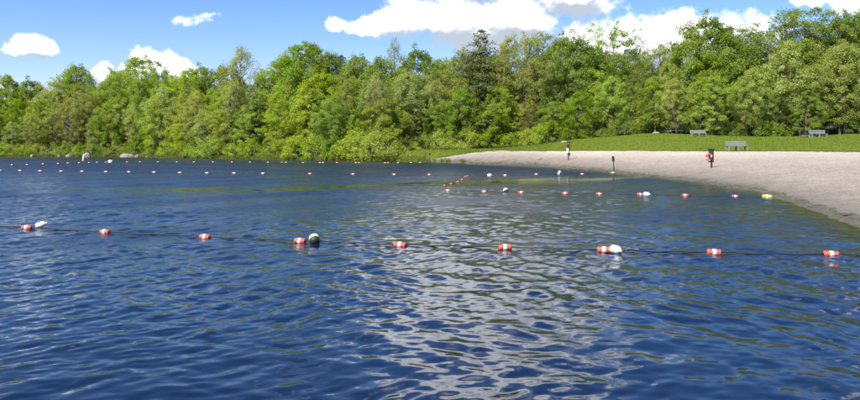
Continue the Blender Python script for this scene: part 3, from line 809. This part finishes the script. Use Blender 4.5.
# ------------------------------------------------------------------ float lines
e_prof = lambda x0, x1: [(.045, x0), (.060, x0+.006*np.sign(x1-x0)), (.070, x0+.022*np.sign(x1-x0)), (.072, x1)]
me_end_a = lathe([(.026,-.140),(.050,-.138),(.064,-.126),(.071,-.108),(.071,-.086),(.066,-.080),(.066,-.074),(.071,-.068),(.071,-.040)], 18, 'X')
me_end_b = lathe([(.071,.040),(.071,.068),(.066,.074),(.066,.080),(.071,.086),(.071,.108),(.064,.126),(.050,.138),(.026,.140)], 18, 'X')
me_band = lathe([(.070,-.040),(.0735,-.036),(.0735,.036),(.070,.040)], 18, 'X')
me_yel_a = me_end_a.copy(); me_yel_b = me_end_b.copy(); me_fad_a = me_end_a.copy(); me_fad_b = me_end_b.copy()
ENDS = dict(float_red=(me_end_a, me_end_b), float_yellow=(me_yel_a, me_yel_b), float_faded=(me_fad_a, me_fad_b))
def lane_float(X, Y, rz, s, label, group, mat='float_red', roll=0, name='rope_float', zoff=.022):
    root = empty(name, (X, Y, zoff*s), 0, (s, s, s), (roll, random.uniform(-.06, .06), rz))
    a = link('end_cap', ENDS[mat][0], M[mat], root); link('end_cap', ENDS[mat][1], M[mat], root)
    link('center_band', me_band, M['float_white'], root)
    return tag(root, label, 'float', group)

def rope(name, pts, rad, label, sag=.012):
    P = []
    for (x0, y0), (x1, y1) in zip(pts[:-1], pts[1:]):
        n = max(2, int(math.hypot(x1-x0, y1-y0)/.16))
        for k in range(n):
            u = k/n
            P.append((x0+(x1-x0)*u, y0+(y1-y0)*u+.05*math.sin(u*math.pi)*math.sin(x0*3+y0), .034-sag*math.sin(u*math.pi)+.010*math.sin(u*17+x0)*math.sin(u*math.pi)))
    P.append((pts[-1][0], pts[-1][1], .01))
    return tag(link(name, tube_mesh(P, [rad]*len(P), 5), M['rope']), label, 'rope', None)

# near line (waterline rows of the photograph)
A = [(-75,224),(27,228.5),(105,233),(205,238),(300,242),(400,246),(505,248.5),(604,251),(714,253.5),(831,255.5),(960,258)]
Aw = [(px_x(x, lake_y(y)), lake_y(y)) for x, y in A]
GA = 'floats on the nearest rope'
labsA = ['orange-red and white float at the far left of the nearest rope', 'orange-red and white float second along the nearest rope from the left',
         'orange-red and white float third along the nearest rope from the left', 'orange-red and white float beside the half-dark white buoy on the nearest rope',
         'orange-red and white float fifth along the nearest rope from the left', 'orange-red and white float between the fifth float and the jugs on the nearest rope',
         'orange-red and white float touching the white jug on the nearest rope', 'orange-red and white float just after the white jug on the nearest rope',
         'orange-red and white float last at the right of the nearest rope']
for i in range(1, 10):
    X, Y = Aw[i]; dx, dy = Aw[i+1][0]-Aw[i-1][0], Aw[i+1][1]-Aw[i-1][1]
    lane_float(X, Y, math.atan2(dy, dx)+random.uniform(-.2, .2), .93, labsA[i-1], GA, roll=random.uniform(0, 3))
rope('float_rope', Aw, .0125, 'dark wet rope carrying the nearest row of floats')

# second rope, from the corner out to the beach on the right
Cl = [(447.5,191.2),(484,192),(521,193),(565,194),(599,194.6),(640,195),(685,196),(735,197),(767,197.6)]
Cw = [(px_x(x, lake_y(y)), lake_y(y)) for x, y in Cl]
for i, (X, Y) in enumerate(Cw[:-1]):
    lane_float(X, Y, random.uniform(-.25, .15), .9, f'{ordinal(i)} orange-red float from the corner on the rope running right to the beach', 'floats on the second rope')
yf = lane_float(*Cw[-1], -.3, 1.3, 'yellow float with pale band resting at the beach edge on the second rope', None, 'float_yellow')
rope('float_rope', Cw, .007, 'dark rope of the second row of floats running to the beach')
# the short run going back from the corner
Dl = [(444.5,186.2),(451,184.5),(457.5,182.4),(462,180.4),(465.2,177.4),(467.5,176.4)]
Dw = [(px_x(x, lake_y(y)), lake_y(y)) for x, y in Dl]
for i, (X, Y) in enumerate(Dw):
    lane_float(X, Y, 1.2+random.uniform(-.4, .4), .85, f'{ordinal(i)} orange float from the corner on the short rope going back toward the beach end', 'floats on the short cross rope')
rope('float_rope', [Cw[0]]+Dw, .007, 'dark short cross rope going back from the float corner')
# third rope across the lake
Bl = [(-20,170.3),(0,171),(20,171.2),(40,171.5),(61,171.8),(82,172),(106,172.3),(129,172.6),(154,172.9),(180,173.2),(207,173.6),(234,173.8),(263,174),(310,174.4),(353,174.8),(394,175.1),(429,175.4),
      (467,176),(505,176),(536,175),(582,174.8)]
Bw = [(px_x(x, lake_y(y)), lake_y(y)) for x, y in Bl]
for i, (X, Y) in enumerate(Bw):
    if Bl[i][0] in (467, -20): continue
    lane_float(X, Y, random.uniform(-.3, .3), 1.05, f'{ordinal(i-1 if i < 17 else i-2)} small orange float from the left on the third rope across the lake', 'floats on the third rope', 'float_faded' if Bl[i][0] < 300 else 'float_red', zoff=.035)
lane_float(px_x(612.5, 56.5), 56.5, .3, 1.2, 'small yellow float by the foot of the leaning post at the water edge', None, 'float_yellow')
rope('float_rope', Bw+[(px_x(612.5, 56.5), 56.5)], .008, 'thin dark rope of the third row of floats')
# farthest line in front of the wooded shore
El = [(12,165.2),(27,165),(43,164.4),(58,164),(68,163.6),(79,163.2),(89,163),(97,162.8),(106,162.6),(127,162.4),(140,162.3),(158,162.4),(177,162.4),(194,162.4),(213,162.4),(232,162.5),(250,162.6),(268,162.7),(282,162.8),
      (286,162.8),(303,163),(320,163),(323,163),(337,163),(356,163.1),(359,163.1),(385,163.2),(388,163.2),(398,163.1),(411,163),(420,163)]
Ew = [(px_x(x, lake_y(y)), lake_y(y)) for x, y in El]
for i, (X, Y) in enumerate(Ew):
    lane_float(X, Y, random.uniform(-.4, .4), 1.0, f'{ordinal(i)} tiny pale orange float from the left on the farthest rope', 'floats on the farthest rope', 'float_faded', zoff=.04)
rope('float_rope', Ew, .009, 'thin dark rope of the farthest row of floats')

# ------------------------------------------------------------------ white jugs tied to the ropes
me_jug = lathe([(.030,0),(.070,.002),(.080,.014),(.081,.05),(.078,.055),(.081,.062),(.081,.16),(.075,.185),(.055,.215),(.030,.240),(.022,.250)], 20)
me_cap = lathe([(.024,.250),(.026,.252),(.026,.275),(.022,.279)], 16)
me_handle = tube_mesh([(.060,0,.205),(.095,0,.225),(.118,0,.195),(.116,0,.13),(.098,0,.105),(.078,0,.105)], [.012]*6, 8)
def jug(loc, rot, s, label, name='plastic_jug'):
    root = empty(name, loc, 0, (s, s, s), rot)
    link('jug_body', me_jug, M['jug'], root); link('cap', me_cap, M['jug'], root); link('handle', me_handle, M['jug'], root)
    return tag(root, label, 'jug', 'white jugs tied to the ropes')
Y = lake_y(227.6); jug((px_x(36.5, Y), Y, .035), (0, math.radians(72), math.radians(8)), .95, 'white plastic jug with raised handle beside the leftmost near float')
Y = lake_y(251.5); jug((px_x(611.5, Y)+.02, Y, .05), (math.radians(70), math.radians(90), 0), 1.0, 'white plastic jug lying against a float right of centre on the nearest rope')
loop = tube_mesh([(px_x(624, Y)+.00+.30*u, Y+.02*math.sin(9*u), .02+.045*math.sin(u*math.pi)) for u in np.linspace(0, 1, 12)], [.004]*12, 6)
tag(link('rope_loop', loop, mat_plain('pale_cord', (.24,.24,.22), .8)), 'thin pale cord looping above the water beside the white jug', 'cord')
Y = lake_y(195.3); jug((px_x(644.5, Y), Y, .05), (math.radians(60), math.radians(90), 0), 1.1, 'small white jug beside a float on the second rope')
Y = lake_y(176); jug((px_x(488, Y), Y, .05), (math.radians(60), math.radians(80), .3), 1.2, 'small white jug on the third rope just past the cross rope')
Y = lake_y(174.8); jug((px_x(558.5, Y), Y, .02), (.2, .3, .3), 1.15, 'small white jug standing upright on the third rope before the leaning post')
# the white buoy with a dark underside
def round_buoy(loc, rot, s, label):
    root = empty('round_buoy', loc, 0, (s, s, s), rot)
    link('white_dome', lathe([(.112,.0),(.115,.02),(.112,.05),(.098,.085),(.072,.112),(.040,.126),(.012,.130)], 24), M['jug'], root)
    link('dark_base', lathe([(.02,-.12),(.075,-.105),(.102,-.07),(.112,-.03),(.1135,.0)], 24), M['slime'], root)
    return tag(root, label, 'buoy')
Y = lake_y(243); round_buoy((px_x(314.5, Y), Y-.02, .075), (math.radians(-46), math.radians(-26), 0), .95, 'round white buoy tipped over showing its dark slimy underside')
Y = lake_y(192); round_buoy((px_x(506, Y), Y, .05), (math.radians(-40), math.radians(-26), 0), 1.0, 'small round white buoy between floats near the corner of the second rope')
# far white float block and leaning marker
Y = lake_y(162.6); rt = empty('mooring_buoy', (px_x(110.5, Y), Y, 0))
link('float_body', lathe([(.10,-.15),(.26,-.12),(.28,0),(.28,.22),(.24,.30),(.10,.33)], 18), M['jug'], rt); link('ring', tube_mesh([(.06*math.cos(a), 0, .37+.06*math.sin(a)) for a in np.linspace(0, 6.28, 12)], [.012]*12, 6), M['post_dark'], rt)
tag(rt, 'white drum-shaped buoy near the boulders of the far shore', 'buoy')
Y = lake_y(160.8); rt = empty('marker_pole', (px_x(83, Y), Y, -.1), 0, (.8,.8,.85), (0, .16, 0))
link('pole', lathe([(.14,-.2),(.17,-.1),(.17,1.05),(.15,1.18),(.10,1.24)], 14), M['white_paint'], rt); link('float_collar', lathe([(.18,.02),(.25,.05),(.25,.20),(.18,.23)], 14), M['float_red'], rt)
tag(rt, 'leaning white marker pole standing in the water by the far boulders', 'marker')

# ------------------------------------------------------------------ boulders
def boulder_mesh(seed, sx, sy, sz):
    bm = bmesh.new(); bmesh.ops.create_icosphere(bm, subdivisions=3, radius=1)
    r = np.random.default_rng(seed); planes = []
    for _ in range(9):
        nrm = Vector(r.normal(size=3)).normalized(); planes.append((nrm, r.uniform(.62, .92)))
    for v in bm.verts:
        for nrm, d in planes:
            e = v.co.dot(nrm)-d
            if e > 0: v.co -= nrm*e*.85
        v.co += v.co.normalized()*.04*math.sin(v.co.x*9+seed)*math.sin(v.co.y*8+v.co.z*7)
        v.co = Vector((v.co.x*sx, v.co.y*sy, v.co.z*sz))
    me = bpy.data.meshes.new('boulder'); bm.to_mesh(me); bm.free(); return me
for i, (px, py, back, w, h, lab) in enumerate([
    (127.5, 156.9, .2, 1.4, .75, 'largest rounded grey boulder on the far shore'), (137, 157, .2, .5, .55, 'small boulder right against the largest boulder on the far shore'),
    (87, 156.8, .3, .75, .8, 'grey boulder behind the leaning white marker pole'), (69, 156.8, .2, .6, .6, 'pale boulder left of the leaning white marker pole'),
    (32, 156.8, .2, .45, .5, 'small grey boulder leftmost on the far shore'), (59, 156.8, .1, .35, .4, 'smallest boulder between two pale boulders on the far shore'),
    (147, 157.2, .1, .35, .3, 'low flat boulder past the largest boulder on the far shore')]):
    Y = float(sh(px))-back
    tag(link('boulder', boulder_mesh(i+3, w, w*.8, h), M['rock'], None, (px_x(px, Y), Y, .10*h), (0, 0, i*1.3)), lab, 'boulder', 'boulders along the far shore')
for i, (px, Y, s, lab) in enumerate([(656, 99, .38, 'pale stone lying at the back edge of the lawn'), (564, 103, .40, 'blue-grey stone in the grass behind the rescue post')]):
    tag(link('stone', boulder_mesh(20+i, s*1.3, s, s*.7), M['rock'], None, (px_x(px, Y), Y, ground_z(px_x(px, Y), Y)+.1*s)), lab, 'stone')

# ------------------------------------------------------------------ posts on the beach
def ring_mesh(R, r, seg0, seg1, n=10, m_=8):
    a = np.linspace(seg0, seg1, n)
    return tube_mesh([(R*math.cos(t), 0, R*math.sin(t)) for t in a], [r]*n, m_)
# post with the life ring
X, Y = px_x(711.5, 50), 50.0; z = ground_z(X, Y)
rt = empty('life_ring_post', (X, Y, z-.1), 0, (1,1,1), (0, .01, math.radians(-62)))
link('post', box_mesh(.10, .10, 1.36, .01), M['post_dark'], rt, (0, 0, .67))
link('backboard', box_mesh(.44, .05, .86, .02), M['post_dark'], rt, (.03, -.078, .93))
link('roof_board', box_mesh(.54, .16, .04, .008), M['post_dark'], rt, (.03, -.09, 1.385))
ring = link('life_ring', ring_mesh(.215, .062, .0, 6.2832, 25), M['ring_red'], rt, (-.07, -.165, .84))
for q in range(4):
    b = q*math.pi/2+.35
    link('white_band', ring_mesh(.215, .066, b-.16, b+.16, 5), M['float_white'], ring)
link('hook', box_mesh(.03, .10, .03, .004), M['post_dark'], rt, (-.07, -.15, 1.06))
tag(rt, 'dark post on the sand holding a red and white life ring', 'life ring')
# rescue post nearer the middle
X, Y = px_x(568, 75.2), 75.2; z = ground_z(X, Y)
rt = empty('rescue_post', (X, Y, z-.1), 0, (1,1,1), (0, 0, .1))
link('post', box_mesh(.15, .13, 1.30, .01), M['post_wood'], rt, (.04, 0, .60))
link('backboard', box_mesh(.34, .07, .72, .10), M['post_dark'], rt, (.03, -.02, 1.62))
link('red_disc', lathe([(.085,-.02),(.10,-.015),(.10,.015),(.085,.02)], 18), M['ring_red'], rt, (.01, -.075, 1.78), (math.pi/2, 0, 0))
link('white_panel', box_mesh(.20, .06, .50, .03), M['white_paint'], rt, (-.07, -.10, 1.10))
link('dark_box', box_mesh(.22, .14, .24, .02), M['post_dark'], rt, (.09, -.10, .74))
tag(rt, 'tall post on the sand with dark head, red spot and white panel', 'rescue post')
# slim leaning post at the water edge
Y = float(sh(614))+.9; X = px_x(614.2, Y); z = ground_z(X, Y)
rt = empty('leaning_post', (X, Y, z-.1), 0, (1,1,1), (.02, -.09, .2))
link('post', lathe([(.035,0),(.035,1.2),(.03,1.22)], 10), M['post_dark'], rt)
link('sign_box', box_mesh(.20, .12, .40, .04), M['post_dark'], rt, (0, 0, 1.06)); link('cap', box_mesh(.13, .09, .06, .02), M['post_dark'], rt, (-.02, 0, 1.285))
tag(rt, 'slim dark leaning post with small box on top at the water edge', 'post')
# short wooden stake in the grass
Y = float(sh(429.5))+2.2; X = px_x(429.5, Y); z = ground_z(X, Y)
rt = empty('wooden_stake', (X, Y, z-.1), 0, (1,1,1), (0, .03, .3))
link('stake', box_mesh(.17, .15, 1.15, .02), M['post_wood'], rt, (0, 0, .55)); link('notice_plate', box_mesh(.20, .02, .26, .004), M['post_dark'], rt, (0, -.088, .85))
tag(rt, 'short brown wooden stake in the grass at the beach tip', 'stake')

# ------------------------------------------------------------------ benches
slat_b = box_mesh(1.95, .035, .135, .008); slat_s = box_mesh(1.95, .125, .04, .008)
leg_f = box_mesh(.11, .10, .44, .012); leg_r = box_mesh(.11, .10, .82, .012); leg_c = box_mesh(.10, .50, .08, .012)
def bench(px, Y, rz, s, label):
    X = px_x(px, Y); rt = empty('park_bench', (X, Y, ground_z(X, Y)-.02), 0, (s, s, s), (0, 0, rz))
    for k in range(3): link('back_slat', slat_b, M['bench_wood'], rt, (0, .255+.035*k, .50+.158*k), (math.radians(-12), 0, 0))
    for k in range(3): link('seat_slat', slat_s, M['bench_wood'], rt, (0, -.16+.14*k, .452))
    for x in (-.86, 0, .86):
        link('front_leg', leg_f, M['bench_leg'], rt, (x, -.20, .21)); link('rear_leg', leg_r, M['bench_leg'], rt, (x, .30, .41), (math.radians(-8), 0, 0)); link('leg_rail', leg_c, M['bench_leg'], rt, (x, .03, .385))
    return tag(rt, label, 'bench', 'park benches on the lawn')
bench(737.3, 67.2, math.radians(4), 1.0, 'weathered grey slatted bench standing at the edge of the sand')
bench(698.5, 91.5, math.radians(-4), .98, 'weathered grey slatted bench in tree shade behind the life ring post')
bench(818.5, 86.0, math.radians(5), 1.02, 'weathered grey slatted bench under the trees at the far right')
def picnic(px, Y, rz, s, label):
    X = px_x(px, Y); rt = empty('picnic_table', (X, Y, ground_z(X, Y)-.02), 0, (s, s, s), (0, 0, rz))
    top = box_mesh(1.8, .135, .04, .008)
    for k in range(5): link('top_plank', top, M['bench_wood'], rt, (0, -.30+.15*k, .74))
    for sd in (-1, 1):
        for k in range(2): link('seat_plank', top, M['bench_wood'], rt, (0, sd*(.62+.15*k), .44))
    lg = box_mesh(.09, .05, 1.0, .008)
    for x in (-.65, .65):
        link('cross_rail', box_mesh(.05, 1.55, .09, .008), M['bench_leg'], rt, (x, 0, .37))
        for sd in (-1, 1): link('leg', lg, M['bench_leg'], rt, (x+.06, sd*.36, .36), (sd*math.radians(36), 0, 0))
    return tag(rt, label, 'picnic table', 'picnic tables under the trees')
picnic(674, 98.0, .15, 1.0, 'grey picnic table in the shade left of the far bench')
picnic(805, 87.5, 1.2, .75, 'small shaded picnic table beside the bench at the far right')
